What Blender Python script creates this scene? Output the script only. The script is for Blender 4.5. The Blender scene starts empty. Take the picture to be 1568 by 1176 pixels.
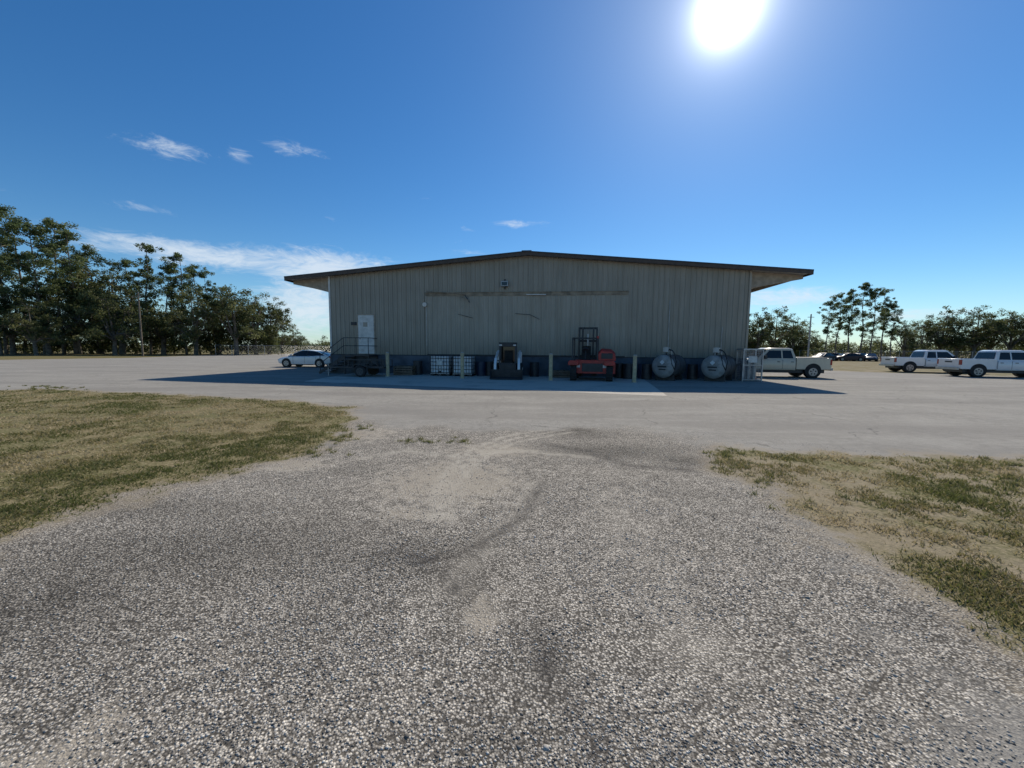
import bpy, bmesh, math, random
import numpy as np
from mathutils import Vector, Matrix, Euler
random.seed(3); rng=np.random.default_rng(7)
F=589.0; CAMH=1.7
pitch=math.radians(5.24); roll=math.radians(.5)
scene=bpy.context.scene
RM=Euler((math.pi/2-pitch,0,0)).to_matrix() @ Matrix.Rotation(roll,3,'Z')
def ray(px,py): return RM @ Vector(((px-784)/F, -(py-588)/F, -1))
def g(px,py):
    r=ray(px,py); t=-CAMH/r.z
    return (r.x*t, r.y*t)
# ---------------- camera
cd=bpy.data.cameras.new('camera'); cam=bpy.data.objects.new('camera',cd)
scene.collection.objects.link(cam); scene.camera=cam
cam.location=(0,0,CAMH); cam.rotation_euler=RM.to_euler()
cd.sensor_width=36; cd.lens=F/1568*36; cd.clip_end=9000; cd.clip_start=.05
scene.view_settings.view_transform='Standard'; scene.view_settings.look='None'
scene.view_settings.exposure=0
# ---------------- node helper
class G:
    def __init__(s,nt): s.nt=nt
    def n(s,t,ins=None,**props):
        nd=s.nt.nodes.new(t)
        for k,v in props.items(): setattr(nd,k,v)
        if ins:
            for k,v in ins.items(): s.set(nd.inputs[k],v)
        return nd
    def set(s,sock,v):
        if isinstance(v,bpy.types.NodeSocket): s.nt.links.new(v,sock)
        else: sock.default_value=v
    def m(s,op,a,b=None,c=None,clamp=False):
        nd=s.nt.nodes.new('ShaderNodeMath'); nd.operation=op; nd.use_clamp=clamp
        for i,v in enumerate((a,b,c)):
            if v is not None: s.set(nd.inputs[i],v)
        return nd.outputs[0]
    def mix(s,f,a,b,bt='MIX'):
        nd=s.nt.nodes.new('ShaderNodeMix'); nd.data_type='RGBA'; nd.blend_type=bt
        s.set(nd.inputs[0],f)
        for i,v in ((6,a),(7,b)):
            if isinstance(v,(tuple,list)) and len(v)==3: v=(*v,1)
            s.set(nd.inputs[i],v)
        return nd.outputs[2]
    def noise(s,vec,scale,detail=4,rough=.55):
        return s.n('ShaderNodeTexNoise',{'Vector':vec,'Scale':scale,'Detail':detail,'Roughness':rough}).outputs[0]
    def mr(s,v,a,b,c=0.,d=1.,smooth=True):
        nd=s.n('ShaderNodeMapRange',{'Value':v,'From Min':a,'From Max':b,'To Min':c,'To Max':d})
        nd.interpolation_type='SMOOTHSTEP' if smooth else 'LINEAR'
        return nd.outputs[0]
    def attr(s,name): return s.n('ShaderNodeAttribute',attribute_name=name).outputs['Fac']
def newmat(name):
    m=bpy.data.materials.new(name); m.use_nodes=True
    return m,G(m.node_tree),m.node_tree.nodes['Principled BSDF']
def mat(name,col,rough=.6,metal=0,var=.15,scale=4,bump=0,dirt=0,coat=0,emit=None):
    m,q,b=newmat(name)
    co=q.n('ShaderNodeTexCoord').outputs['Object']
    n1=q.noise(co,scale,4)
    n1=q.mr(n1,.3,.7)
    lo=tuple(c*(1-var) for c in col); hi=tuple(min(1,c*(1+var)) for c in col)
    c=q.mix(n1,lo,hi)
    if dirt:
        n2=q.noise(co,scale*.6,5,.7)
        c=q.mix(q.mr(n2,.5,.75,0,dirt),c,(.09,.075,.055))
    q.set(b.inputs['Base Color'],c); b.inputs['Roughness'].default_value=rough
    b.inputs['Metallic'].default_value=metal
    if coat: b.inputs['Coat Weight'].default_value=coat
    if bump:
        bn=q.n('ShaderNodeBump',{'Height':q.noise(co,scale*5,3),'Strength':bump,'Distance':.02})
        q.set(b.inputs['Normal'],bn.outputs[0])
    return m
# ---------------- mesh helper
class MB:
    def __init__(s): s.v=[];s.f=[];s.mi=[];s.mats=[]
    def add(s,vs,fs,m):
        if m not in s.mats: s.mats.append(m)
        k=s.mats.index(m); o=len(s.v)
        s.v+= [tuple(v) for v in vs]
        for f in fs: s.f.append([o+i for i in f]); s.mi.append(k)
        return s
    def box(s,x0,x1,y0,y1,z0,z1,m):
        vs=[(x,y,z) for x in (x0,x1) for y in (y0,y1) for z in (z0,z1)]
        return s.add(vs,[(0,1,3,2),(4,6,7,5),(0,4,5,1),(2,3,7,6),(0,2,6,4),(1,5,7,3)],m)
    def cyl(s,p0,p1,r,m,r1=None,n=14):
        p0=Vector(p0);p1=Vector(p1); r1=r if r1 is None else r1
        d=(p1-p0).normalized(); a=d.orthogonal().normalized(); b=d.cross(a)
        vs=[]
        for p,rr in ((p0,r),(p1,r1)):
            for i in range(n):
                t=2*math.pi*i/n; vs.append(p+a*math.cos(t)*rr+b*math.sin(t)*rr)
        fs=[(i,(i+1)%n,n+(i+1)%n,n+i) for i in range(n)]+[tuple(range(n))[::-1],tuple(range(n,2*n))]
        return s.add(vs,fs,m)
    def beam(s,p0,p1,w,m): return s.cyl(p0,p1,w*.7,m,n=4)
    def loft(s,secs,m):
        n=len(secs[0]); vs=[p for sec in secs for p in sec]; fs=[]
        for k in range(len(secs)-1):
            for i in range(n):
                j=(i+1)%n; fs.append((k*n+i,k*n+j,(k+1)*n+j,(k+1)*n+i))
        fs.append(tuple(range(n))[::-1]); fs.append(tuple(range((len(secs)-1)*n,len(secs)*n)))
        return s.add(vs,fs,m)
    def extr(s,prof,axis,a,b,m):
        def P(p,t):
            if axis=='x': return (t,p[0],p[1])
            if axis=='y': return (p[0],t,p[1])
            return (p[0],p[1],t)
        return s.loft([[P(p,a) for p in prof],[P(p,b) for p in prof]],m)
    def build(s,name,parent=None,bevel=0,smooth=True,recalc=True,loc=None,rot=None):
        me=bpy.data.meshes.new(name); me.from_pydata(s.v,[],s.f)
        for m in s.mats: me.materials.append(m)
        me.polygons.foreach_set('material_index',s.mi)
        if recalc:
            bm=bmesh.new(); bm.from_mesh(me); bmesh.ops.recalc_face_normals(bm,faces=bm.faces); bm.to_mesh(me); bm.free()
        if smooth:
            me.polygons.foreach_set('use_smooth',[True]*len(me.polygons))
            me.set_sharp_from_angle(angle=math.radians(35))
        me.update()
        ob=bpy.data.objects.new(name,me); scene.collection.objects.link(ob)
        if parent: ob.parent=parent
        if bevel:
            md=ob.modifiers.new('bevel','BEVEL'); md.width=bevel; md.segments=2; md.limit_method='ANGLE'
        if loc is not None: ob.location=loc
        if rot is not None: ob.rotation_euler=(0,0,rot)
        return ob
def empty(name,loc=(0,0,0),rot=0):
    e=bpy.data.objects.new(name,None); scene.collection.objects.link(e)
    e.location=loc; e.rotation_euler=(0,0,rot); e.empty_display_size=.3
    return e
# ---------------- numpy noise
def vnoise(x,y,sc,seed=0):
    x=np.asarray(x)*sc+1000.3; y=np.asarray(y)*sc+1000.7
    xi=np.floor(x).astype(np.int64); yi=np.floor(y).astype(np.int64); fx=x-xi; fy=y-yi
    fx=fx*fx*(3-2*fx); fy=fy*fy*(3-2*fy)
    def h(a,b):
        k=(a*374761393+b*668265263+seed*144269)&0xffffffff
        k=((k^(k>>13))*1274126177)&0xffffffff
        return ((k^(k>>16))&0xffff)/65535.
    return (h(xi,yi)*(1-fx)+h(xi+1,yi)*fx)*(1-fy)+(h(xi,yi+1)*(1-fx)+h(xi+1,yi+1)*fx)*fy
def fbm(x,y,sc,seed=0):
    return (vnoise(x,y,sc,seed)*.5+vnoise(x,y,sc*2.1,seed+1)*.3+vnoise(x,y,sc*4.3,seed+2)*.2)
def sdf(X,Y,poly):
    P=np.array(poly); Q=np.roll(P,-1,0); d=np.full(X.shape,1e9); ins=np.zeros(X.shape,bool)
    for (ax,ay),(bx,by) in zip(P,Q):
        ex,ey=bx-ax,by-ay; L=ex*ex+ey*ey+1e-9
        t=np.clip(((X-ax)*ex+(Y-ay)*ey)/L,0,1)
        d=np.minimum(d,np.hypot(X-ax-t*ex,Y-ay-t*ey))
        c=((ay>Y)!=(by>Y))&(X<(bx-ax)*(Y-ay)/((by-ay) if by!=ay else 1e-9)+ax); ins^=c
    return np.where(ins,d,-d)
# ---------------- sun / world
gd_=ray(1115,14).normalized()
elev=math.asin(gd_.z)+math.radians(3.2); azi=math.atan2(gd_.x,gd_.y)
sd=Vector((math.sin(azi)*math.cos(elev),math.cos(azi)*math.cos(elev),math.sin(elev)))
sl=bpy.data.lights.new('sun','SUN'); sl.energy=5.0; sl.angle=math.radians(.53); sl.color=(1,.92,.80)
so=bpy.data.objects.new('sun',sl); scene.collection.objects.link(so)
so.rotation_euler=(-sd).to_track_quat('-Z','Y').to_euler(); so.location=(20,30,40)
w=bpy.data.worlds.new('World'); scene.world=w; w.use_nodes=True
q=G(w.node_tree); bg=w.node_tree.nodes['Background']
sky=q.n('ShaderNodeTexSky',sky_type='NISHITA'); sky.sun_disc=False
sky.sun_elevation=elev; sky.sun_rotation=azi; sky.air_density=1.0; sky.dust_density=.1; sky.ozone_density=2.0; sky.altitude=0
hs=q.n('ShaderNodeHueSaturation',{'Saturation':1.3,'Value':.93,'Color':sky.outputs[0]}).outputs[0]
hs=q.mix(1.,hs,(.80,1.02,1.16),'MULTIPLY')
tc=q.n('ShaderNodeTexCoord').outputs['Generated']
nv=q.n('ShaderNodeVectorMath',{0:tc},operation='NORMALIZE').outputs[0]
xyz=q.n('ShaderNodeSeparateXYZ',{0:nv})
az=q.m('ARCTAN2',xyz.outputs[0],xyz.outputs[1]); el=q.m('ARCSINE',xyz.outputs[2])
wv=q.n('ShaderNodeCombineXYZ',{0:az,1:q.m('MULTIPLY',el,3.2),2:0.}).outputs[0]
warp=q.n('ShaderNodeTexNoise',{'Vector':wv,'Scale':7.,'Detail':2.}).outputs['Color']
wv2=q.n('ShaderNodeVectorMath',{0:wv,1:q.n('ShaderNodeVectorMath',{0:warp,'Scale':.2},operation='SCALE').outputs[0]},operation='ADD').outputs[0]
cn=q.noise(wv2,23.,7,.68)
spots=[(255,227,100,24,.88),(368,237,34,14,.78),(445,226,75,18,.8),(215,318,85,11,.82),(795,343,65,8,.92),(718,351,24,7,.75),(700,370,20,10,.7),(100,276,28,14,.62),
 (20,294,60,12,.62),(500,335,28,8,.66),(640,302,80,6,.6),(978,322,18,7,.62),(720,386,60,7,.75),(330,392,270,24,1.15),(500,412,170,34,1.22),(470,470,100,60,1.2),(1190,456,120,22,1.1),(1400,482,150,16,1.0)]
acc=None
for (px,py,sx,sy,st) in spots:
    r=ray(px,py).normalized(); a0=math.atan2(r.x,r.y); e0=math.asin(r.z)
    sa=sx/F*math.cos(a0)**2; se=sy/F*math.cos(a0)
    u=q.m('DIVIDE',q.m('SUBTRACT',az,a0),sa); v=q.m('DIVIDE',q.m('SUBTRACT',el,e0),se)
    r2=q.m('ADD',q.m('MULTIPLY',u,u),q.m('MULTIPLY',v,v))
    ga=q.m('MULTIPLY',q.m('EXPONENT',q.m('MULTIPLY',r2,-.8)),st)
    acc=ga if acc is None else q.m('MAXIMUM',acc,ga)
cf=q.m('SUBTRACT',acc,q.m('MULTIPLY',q.m('SUBTRACT',1.0,cn),1.2))
cf=q.mr(cf,0.0,.75,0,.8)
haze=q.mr(el,-.02,.15,.36,0)
skyc=q.mix(haze,hs,(4.6,6.7,8.6))
skyc=q.mix(cf,skyc,(7.6,8.4,9.2))
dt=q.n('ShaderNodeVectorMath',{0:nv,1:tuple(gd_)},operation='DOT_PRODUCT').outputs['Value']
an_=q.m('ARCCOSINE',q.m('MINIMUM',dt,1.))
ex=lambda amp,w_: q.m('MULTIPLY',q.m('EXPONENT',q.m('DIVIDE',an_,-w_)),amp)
gl=q.m('ADD',ex(110.,.0165),q.m('ADD',ex(7.,.055),ex(1.4,.2)))  # sun glare painted into the sky colour, set lower than the sun lamp
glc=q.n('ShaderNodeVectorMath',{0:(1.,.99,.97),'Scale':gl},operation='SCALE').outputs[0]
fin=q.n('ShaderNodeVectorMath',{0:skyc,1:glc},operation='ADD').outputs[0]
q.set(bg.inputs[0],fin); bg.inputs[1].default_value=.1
# ---------------- ground
def axis(lo,hi,st,mid,far):
    a=list(np.arange(lo,hi+1e-6,st)); b=[];x=a[-1]
    while x<mid[1]: x+=1.; b.append(x)
    while x<far: x*=1.5; b.append(x)
    c=[];x=a[0]
    while x>mid[0]: x-=1.; c.append(x)
    x=min(x,-1.)
    while x>-far: x=x*1.6-5; c.append(x)
    return np.array(c[::-1]+a+b)
gx=axis(-16,16,.1,(-110,110),4000); gy=axis(.6,22,.1,(-3,110),4000)
X,Y=np.meshgrid(gx,gy); X=X.ravel();Y=Y.ravel()
P=lambda l:[g(*p) for p in l]
gL=P([(-900,604),(0,598),(60,595),(160,600),(300,607),(420,613),(530,625),(548,633),(535,650),(520,672),(480,692),(440,704),(390,710),(300,730),(200,757),(100,787),(0,825),(-200,905),(-500,1010)])
gR=P([(1095,692),(1150,688),(1300,694),(1450,699),(1568,703),(2300,722),(2400,1180),(1700,1080),(1568,1002),(1500,950),(1400,900),(1330,858),(1265,812),(1215,765),(1180,742),(1115,722)])
a0=g(0,551);a1=g(200,548);a2=g(345,543)
gFL=[(-4000,a0[1]*.7),(-140,a0[1]*.9),a0,a1,a2,(a2[0]*.9,a2[1]*1.3),(-30,95),(-15,110),(20,110),g(1225,560),g(1250,567),g(1370,571),g(1568,577),g(1900,590),(4000,15),(4000,4000),(-4000,4000)]
drive=P([(548,640),(620,655),(700,662),(800,655),(870,650),(960,655),(1050,672),(1110,700),(1200,720),(1260,790),(1568,1010),(1700,1600),(-200,1600),(-300,800),(400,700),(520,670)])
conc=P([(465,584),(1022,606),(985,580),(985,570),(560,568)])
edge_n=(fbm(X,Y,1.6,5)-.5)*.9
sg=np.maximum(np.maximum(sdf(X,Y,gL),sdf(X,Y,gR)),sdf(X,Y,gFL))
near=np.hypot(X,Y)<40
sgn=sg+np.where(near,edge_n,edge_n*2)
sdr=sdf(X,Y,drive)+(fbm(X,Y,.9,9)-.5)*1.6
sco=sdf(X,Y,conc)
def blobs(X,Y,lst):
    s=np.zeros(X.shape)
    for (px,py,wx,wy,st) in lst:
        c=g(px,py); e=g(px+wx,py); f=g(px,py-wy); rx=abs(e[0]-c[0]); ry=abs(f[1]-c[1])
        s=np.maximum(s,st*np.exp(-((X-c[0])/rx)**2-((Y-c[1])/ry)**2))
    return s
sand=blobs(X,Y,[(690,735,120,32,1.),(620,785,55,18,.75),(740,935,45,40,.75),(560,665,60,14,.7),(450,712,60,10,.9),(150,1120,50,60,.8),(60,1176,200,40,.6),(1160,700,60,14,.8),(960,760,90,30,.35),(760,690,80,14,.8),(330,1010,60,50,.35)])
dark=blobs(X,Y,[(300,850,330,55,.9),(100,930,240,90,.8),(620,850,130,30,.9),(930,690,130,12,1.),(1060,705,60,10,1.),(880,662,60,9,.9),(570,632,40,6,.8),(820,1000,50,60,.6),(760,1130,100,60,.65),(480,950,120,60,.5),(720,870,30,60,.9),(250,780,200,20,.7)])
def pl(X,Y,pts,wd):
    d=np.full(X.shape,1e9); pts=P(pts)
    for (ax,ay),(bx,by) in zip(pts[:-1],pts[1:]):
        ex,ey=bx-ax,by-ay; t=np.clip(((X-ax)*ex+(Y-ay)*ey)/(ex*ex+ey*ey),0,1); d=np.minimum(d,np.hypot(X-ax-t*ex,Y-ay-t*ey))
    return np.exp(-(d/wd)**2)
def off(pts,dx,dy): return [(a+dx,b_+dy) for a,b_ in pts]
arc=[(664,795),(666,760),(676,735),(698,708),(728,686),(775,668),(850,655)]
trk=np.maximum.reduce([pl(X,Y,arc,.07),pl(X,Y,off(arc,14,3),.05),pl(X,Y,off(arc,27,6),.06),
  pl(X,Y,[(690,900),(720,860),(760,820),(800,780),(820,740)],.12)*.5,pl(X,Y,[(560,700),(620,690),(700,700),(800,690),(900,700)],.1),pl(X,Y,[(1060,990),(1010,900),(960,820),(930,760)],.2)*.3])
crk=np.maximum.reduce([pl(X,Y,[(640,860),(690,850),(740,835),(800,790),(830,740)],.06),pl(X,Y,[(700,905),(680,880),(640,860),(600,845)],.05),pl(X,Y,[(840,680),(900,690),(960,712),(1060,720)],.08),pl(X,Y,[(820,960),(840,1020),(900,1100),(930,1176)],.05)])
ny,nx=len(gy),len(gx)
def gz(x,y):
    return (fbm(x,y,.35,20)-.5)*.05*np.clip((22-np.abs(y))/8,0,1)*np.clip((30-np.abs(x))/10,0,1)
Z=gz(X,Y)
me=bpy.data.meshes.new('ground')
idx=np.arange(nx*ny).reshape(ny,nx)
fa=np.stack([idx[:-1,:-1],idx[:-1,1:],idx[1:,1:],idx[1:,:-1]],-1).reshape(-1,4)
me.from_pydata(np.stack([X,Y,Z],-1).tolist(),[],fa.tolist())
for nm,a in (('grassd',np.clip(sgn,-3,3)),('drived',np.clip(sdr,-3,3)),('concd',np.clip(sco,-3,3)),('sand',sand),('dark',dark),('track',trk),('crack',crk)):
    at=me.attributes.new(nm,'FLOAT','POINT'); at.data.foreach_set('value',a.astype(np.float32))
me.polygons.foreach_set('use_smooth',[True]*len(me.polygons))
ground=bpy.data.objects.new('ground',me); scene.collection.objects.link(ground)
m,q,b=newmat('ground_surface')
co=q.n('ShaderNodeTexCoord').outputs['Object']
A={k:q.attr(k) for k in('grassd','drived','concd','sand','dark','track','crack')}
nf=q.noise(co,60,2,.7); nm_=q.noise(co,6,4,.65); nl=q.noise(co,.7,4,.65)
nll=q.noise(q.n('ShaderNodeMapping',{'Vector':co,'Scale':(.05,.3,1.)}).outputs[0],2.2,4,.6)
vo=q.n('ShaderNodeTexVoronoi',{'Vector':co,'Scale':80.,'Randomness':1.}); vo.feature='F1'
vd=vo.outputs['Distance']; vcs=q.n('ShaderNodeSeparateColor',{0:vo.outputs['Color']}); vc=vcs.outputs[0]; vcb=vcs.outputs[1]
# lot
lot=q.mix(q.mr(nm_,.3,.7),(.26,.245,.215),(.335,.318,.28))
lot=q.mix(q.mr(nl,.35,.7,0,.6),lot,(.38,.36,.315))
lot=q.mix(q.mr(nll,.42,.62,0,.6),lot,(.235,.22,.195))
lot=q.mix(q.m('MULTIPLY',vcb,.3),lot,(.11,.10,.09))
ce=q.n('ShaderNodeTexVoronoi',{'Vector':q.n('ShaderNodeVectorMath',{0:co,1:q.n('ShaderNodeTexNoise',{'Vector':co,'Scale':1.5,'Detail':3.}).outputs['Color']},operation='ADD').outputs[0],'Scale':.2}); ce.feature='DISTANCE_TO_EDGE'
lot=q.mix(q.m('MULTIPLY',q.mr(ce.outputs['Distance'],0.,.008,.6,0),q.mr(nl,.42,.6)),lot,(.10,.095,.085))
# chip seal
vp=q.m('POWER',vc,1.15)
st=q.mix(vp,(.11,.102,.092),(.66,.62,.55))
gap=q.mr(vd,.32,.75,0,.9)
dr=q.mix(gap,st,(.065,.06,.052))
dk=q.m('ADD',q.m('MULTIPLY',A['dark'],.8),q.mr(nl,.5,.72,0,.4))
dkm=q.m('MULTIPLY',dk,q.mr(nm_,.3,.62,.35,1.15),clamp=True)
dr=q.mix(1.,dr,q.mix(dkm,(1.08,1.05,1.0),(.42,.41,.39)),'MULTIPLY')
dr=q.mix(1.,dr,q.mix(q.mr(nm_,.3,.7),(.82,.82,.82),(1.2,1.2,1.2)),'MULTIPLY')
sdn=q.m('ADD',A['sand'],q.m('MULTIPLY',q.m('SUBTRACT',nm_,.5),1.6)); sdn=q.m('ADD',sdn,q.m('MULTIPLY',q.m('SUBTRACT',vc,.5),-.45))
sandc=q.mix(nf,(.29,.25,.195),(.43,.385,.31))
dr=q.mix(q.mr(sdn,.35,.85,0,.82),dr,sandc)
dr=q.mix(q.m('MULTIPLY',A['track'],q.mr(nm_,.3,.6,.2,.75)),dr,(.44,.40,.33))
dr=q.mix(q.m('MULTIPLY',A['crack'],q.mr(nm_,.35,.6,.2,.85)),dr,(.055,.05,.045))
edgn=q.m('ADD',q.m('MULTIPLY',q.m('SUBTRACT',nm_,.5),.9),q.m('MULTIPLY',q.m('SUBTRACT',nf,.5),.25))
dm=q.mr(q.m('ADD',A['drived'],edgn),-.3,.3)
base=q.mix(dm,lot,dr)
cm=q.mr(A['concd'],-.02,.02)
cc=q.mix(nm_,(.42,.39,.33),(.56,.52,.45)); cc=q.mix(q.mr(nl,.5,.7,0,.5),cc,(.25,.23,.2)); base=q.mix(cm,base,cc)
# grass
ng=q.noise(co,22,3,.7)
gr=q.mix(q.mr(nm_,.35,.65),(.235,.19,.105),(.155,.135,.06))
gr=q.mix(q.mr(nl,.42,.6,0,.75),gr,(.11,.115,.038))
gr=q.mix(q.mr(ng,.45,.7,0,.75),gr,(.34,.275,.17))
gr=q.mix(q.mr(ng,.5,.32,0,.7),gr,(.06,.055,.025))
far=q.n('ShaderNodeSeparateXYZ',{0:co}).outputs[1]
gr=q.mix(q.mr(far,25.,45.,0,.8),gr,q.mix(q.mr(nl,.3,.7),(.13,.12,.045),(.18,.14,.065)))
gd=q.m('ADD',A['grassd'],edgn)
gm=q.mr(gd,-.12,.16)
soil=q.mix(nf,(.25,.205,.145),(.34,.29,.215))
base=q.mix(q.mr(gd,-.45,-.02,0,.6),base,soil)
xx_=q.n('ShaderNodeSeparateXYZ',{0:co}).outputs[0]
gr=q.mix(q.m('MULTIPLY',q.mr(xx_,0.,4.),q.mr(nl,.62,.4,0,.55)),gr,soil)
base=q.mix(gm,base,gr)
q.set(b.inputs['Base Color'],base); b.inputs['Roughness'].default_value=.95
b.inputs['Specular IOR Level'].default_value=.1
hgt=q.m('MULTIPLY',q.m('SUBTRACT',1.,vd),q.m('ADD',.4,vc))
hgt=q.m('MULTIPLY',hgt,q.mr(A['drived'],-.3,.3,.3,1.))
hgt=q.m('ADD',hgt,q.m('MULTIPLY',nf,1.3))
bn=q.n('ShaderNodeBump',{'Height':hgt,'Strength':.6,'Distance':.009}); q.set(b.inputs['Normal'],bn.outputs[0])
me.materials.append(m)
# ---------------- leaf/blade materials
def leafmat(name,c0,c1,c2,tr=.35):
    m,q,b=newmat(name); t=q.attr('tint')
    c=q.mix(q.mr(t,0,.5),c0,c1); c=q.mix(q.mr(t,.5,1.),c,c2)
    q.set(b.inputs['Base Color'],c); b.inputs['Roughness'].default_value=.65; b.inputs['Specular IOR Level'].default_value=.3
    tl=q.n('ShaderNodeBsdfTranslucent',{'Color':c}); mx=q.n('ShaderNodeMixShader',{0:tr,1:b.outputs[0],2:tl.outputs[0]})
    q.nt.links.new(mx.outputs[0],q.nt.nodes['Material Output'].inputs[0]); return m
M_blade=leafmat('grass_blades',(.11,.125,.035),(.27,.225,.10),(.48,.39,.24),.45)
M_weed=leafmat('weed_blades',(.08,.11,.03),(.18,.18,.06),(.36,.31,.15),.4)
def tris_obj(name,V,T,tint,m):
    me=bpy.data.meshes.new(name); me.vertices.add(len(V)); me.vertices.foreach_set('co',V.astype(np.float32).ravel())
    k=T.shape[1]; nf_=len(T)
    me.loops.add(nf_*k); me.loops.foreach_set('vertex_index',T.astype(np.int32).ravel())
    me.polygons.add(nf_); me.polygons.foreach_set('loop_start',(np.arange(nf_)*k).astype(np.int32))
    me.update(calc_edges=True); me.validate()
    at=me.attributes.new('tint','FLOAT','POINT'); at.data.foreach_set('value',tint.astype(np.float32))
    me.materials.append(m); ob=bpy.data.objects.new(name,me); scene.collection.objects.link(ob); return ob
def blades(name,x,y,h,wd,tint,m):
    n=len(x); th=rng.uniform(0,2*np.pi,n); ph=rng.uniform(0,2*np.pi,n); ln=rng.uniform(.2,1.6,n)*h
    z=gz(x,y)
    V=np.empty((n,3,3)); V[:,0]=np.stack([x-np.cos(th)*wd,y-np.sin(th)*wd,z],-1); V[:,1]=np.stack([x+np.cos(th)*wd,y+np.sin(th)*wd,z],-1)
    V[:,2]=np.stack([x+np.cos(ph)*ln,y+np.sin(ph)*ln,z+h],-1)
    return tris_obj(name,V.reshape(-1,3),np.arange(n*3).reshape(-1,3),np.repeat(tint,3),m)
n=1000000; r=np.exp(rng.uniform(math.log(2.2),math.log(30),n)); t=rng.uniform(-1.15,1.15,n); x=np.sin(t)*r; y=np.cos(t)*r
s=np.maximum(sdf(x,y,gL),sdf(x,y,gR))+(fbm(x,y,1.6,5)-.5)*.9
pn=fbm(x,y,3.,31); pl_=fbm(x,y,.5,44)
k=(s>rng.uniform(-.12,.5,n))&(pn*1.4+pl_*.5-np.where(x>0,.12,0)>rng.uniform(.6,1.1,n))
x,y,r,pn,pl_=x[k],y[k],r[k],pn[k],pl_[k]; n=len(x)
h=rng.uniform(.008,.036,n)*(.4+pn*1.4); tint=np.clip(rng.normal(.55,.27,n)-(pl_-.47)*2.6-(pn-.5)*.8+np.where(x>0,.16,-.12),0,1)
blades('grass',x,y,h,(.0016+.0007*r)*rng.uniform(.7,1.5,n),tint,M_blade)
xs=[];ys=[];hs_=[]
for (px,py,wx,wy,c) in [(520,672,18,6,26),(645,677,40,4,18),(715,676,15,3,6),(1110,695,25,5,26),(1125,712,30,8,24),(70,594,40,3,30),(1500,712,70,8,50),(1470,755,90,20,40),(560,655,12,5,8),(470,690,50,8,24),(350,700,90,12,30),(1180,735,30,8,14),(1540,740,40,14,40),(1310,770,80,14,16)]:
    for i in range(c):
        p=g(px+random.gauss(0,wx*.6),py+random.gauss(0,wy*.6))
        for j in range(18): xs.append(p[0]+random.gauss(0,.03));ys.append(p[1]+random.gauss(0,.03));hs_.append(random.uniform(.015,.07))
x=np.array(xs);y=np.array(ys)
blades('weeds',x,y,np.array(hs_),.0022+.0005*np.hypot(x,y),np.clip(rng.normal(.5,.3,len(x)),0,1),M_weed)
# stones
n=70000; r=np.exp(rng.uniform(math.log(1.4),math.log(9),n)); t=rng.uniform(-1.1,1.1,n); x=np.sin(t)*r; y=np.cos(t)*r
s=np.maximum(sdf(x,y,gL),sdf(x,y,gR))+(fbm(x,y,1.6,5)-.5)*.9
k=(s<rng.uniform(-.3,.1,n))&(fbm(x,y,1.2,77)>rng.uniform(.3,.6,n)); x,y=x[k],y[k]; n=len(x)
R=rng.gamma(3.,.0011,n)+.002
o=np.array([(1,0,0),(0,1,0),(-1,0,0),(0,-1,0),(.1,.1,1),(0,0,-1)],float)
an=rng.uniform(0,2*np.pi,n); V=o[None]*rng.uniform(.6,1.35,(n,6,3)); ca,sa=np.cos(an)[:,None],np.sin(an)[:,None]
V=np.stack([V[...,0]*ca-V[...,1]*sa,V[...,0]*sa+V[...,1]*ca,V[...,2]*.6],-1)*R[:,None,None]
V+=np.stack([x,y,gz(x,y)+.0012],-1)[:,None]
T=np.array([(0,1,4),(1,2,4),(2,3,4),(3,0,4),(1,0,5),(2,1,5),(3,2,5),(0,3,5)])
T=(T[None]+(np.arange(n)*6)[:,None,None]).reshape(-1,3)
m,q,b=newmat('stone_chips'); tt=q.attr('tint'); c=q.mix(tt,(.08,.074,.066),(.64,.60,.53)); q.set(b.inputs['Base Color'],c); b.inputs['Roughness'].default_value=.9
tris_obj('gravel',V.reshape(-1,3),T,np.repeat(rng.uniform(0,1,n)**1.1,6),m)
# ---------------- trees
M_bark=mat('bark',(.15,.12,.09),.9,var=.4,scale=3)
M_leafo=leafmat('oak_foliage',(.04,.055,.018),(.11,.125,.042),(.21,.21,.085),.42)
M_leafp=leafmat('pine_foliage',(.04,.065,.022),(.11,.145,.05),(.19,.215,.09),.42)
def leaves(C,rad,per,size,flat,tb):
    n=len(C)*per
    c=np.repeat(C,per,0); rr=np.repeat(rad,per)[:,None]
    d=rng.normal(0,1,(n,3)); d/=np.linalg.norm(d,axis=1)[:,None]; u=rng.uniform(0,1,(n,1))**.5
    p=c+d*u*rr*np.array([1,1,flat])
    a=rng.normal(0,1,(n,3)); a/=np.linalg.norm(a,axis=1)[:,None]; b=np.cross(a,rng.normal(0,1,(n,3))); b/=np.linalg.norm(b,axis=1)[:,None]
    sz=rng.uniform(.5,1.2,(n,1))*size
    V=np.stack([p-a*sz,p+b*sz*.5,p+a*sz,p-b*sz*.5],1).reshape(-1,3)
    tint=np.clip(np.repeat(tb,per)+rng.normal(0,.15,n)+d[:,2]*u[:,0]*.15,0,1)
    return V,np.repeat(tint,4)
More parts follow.
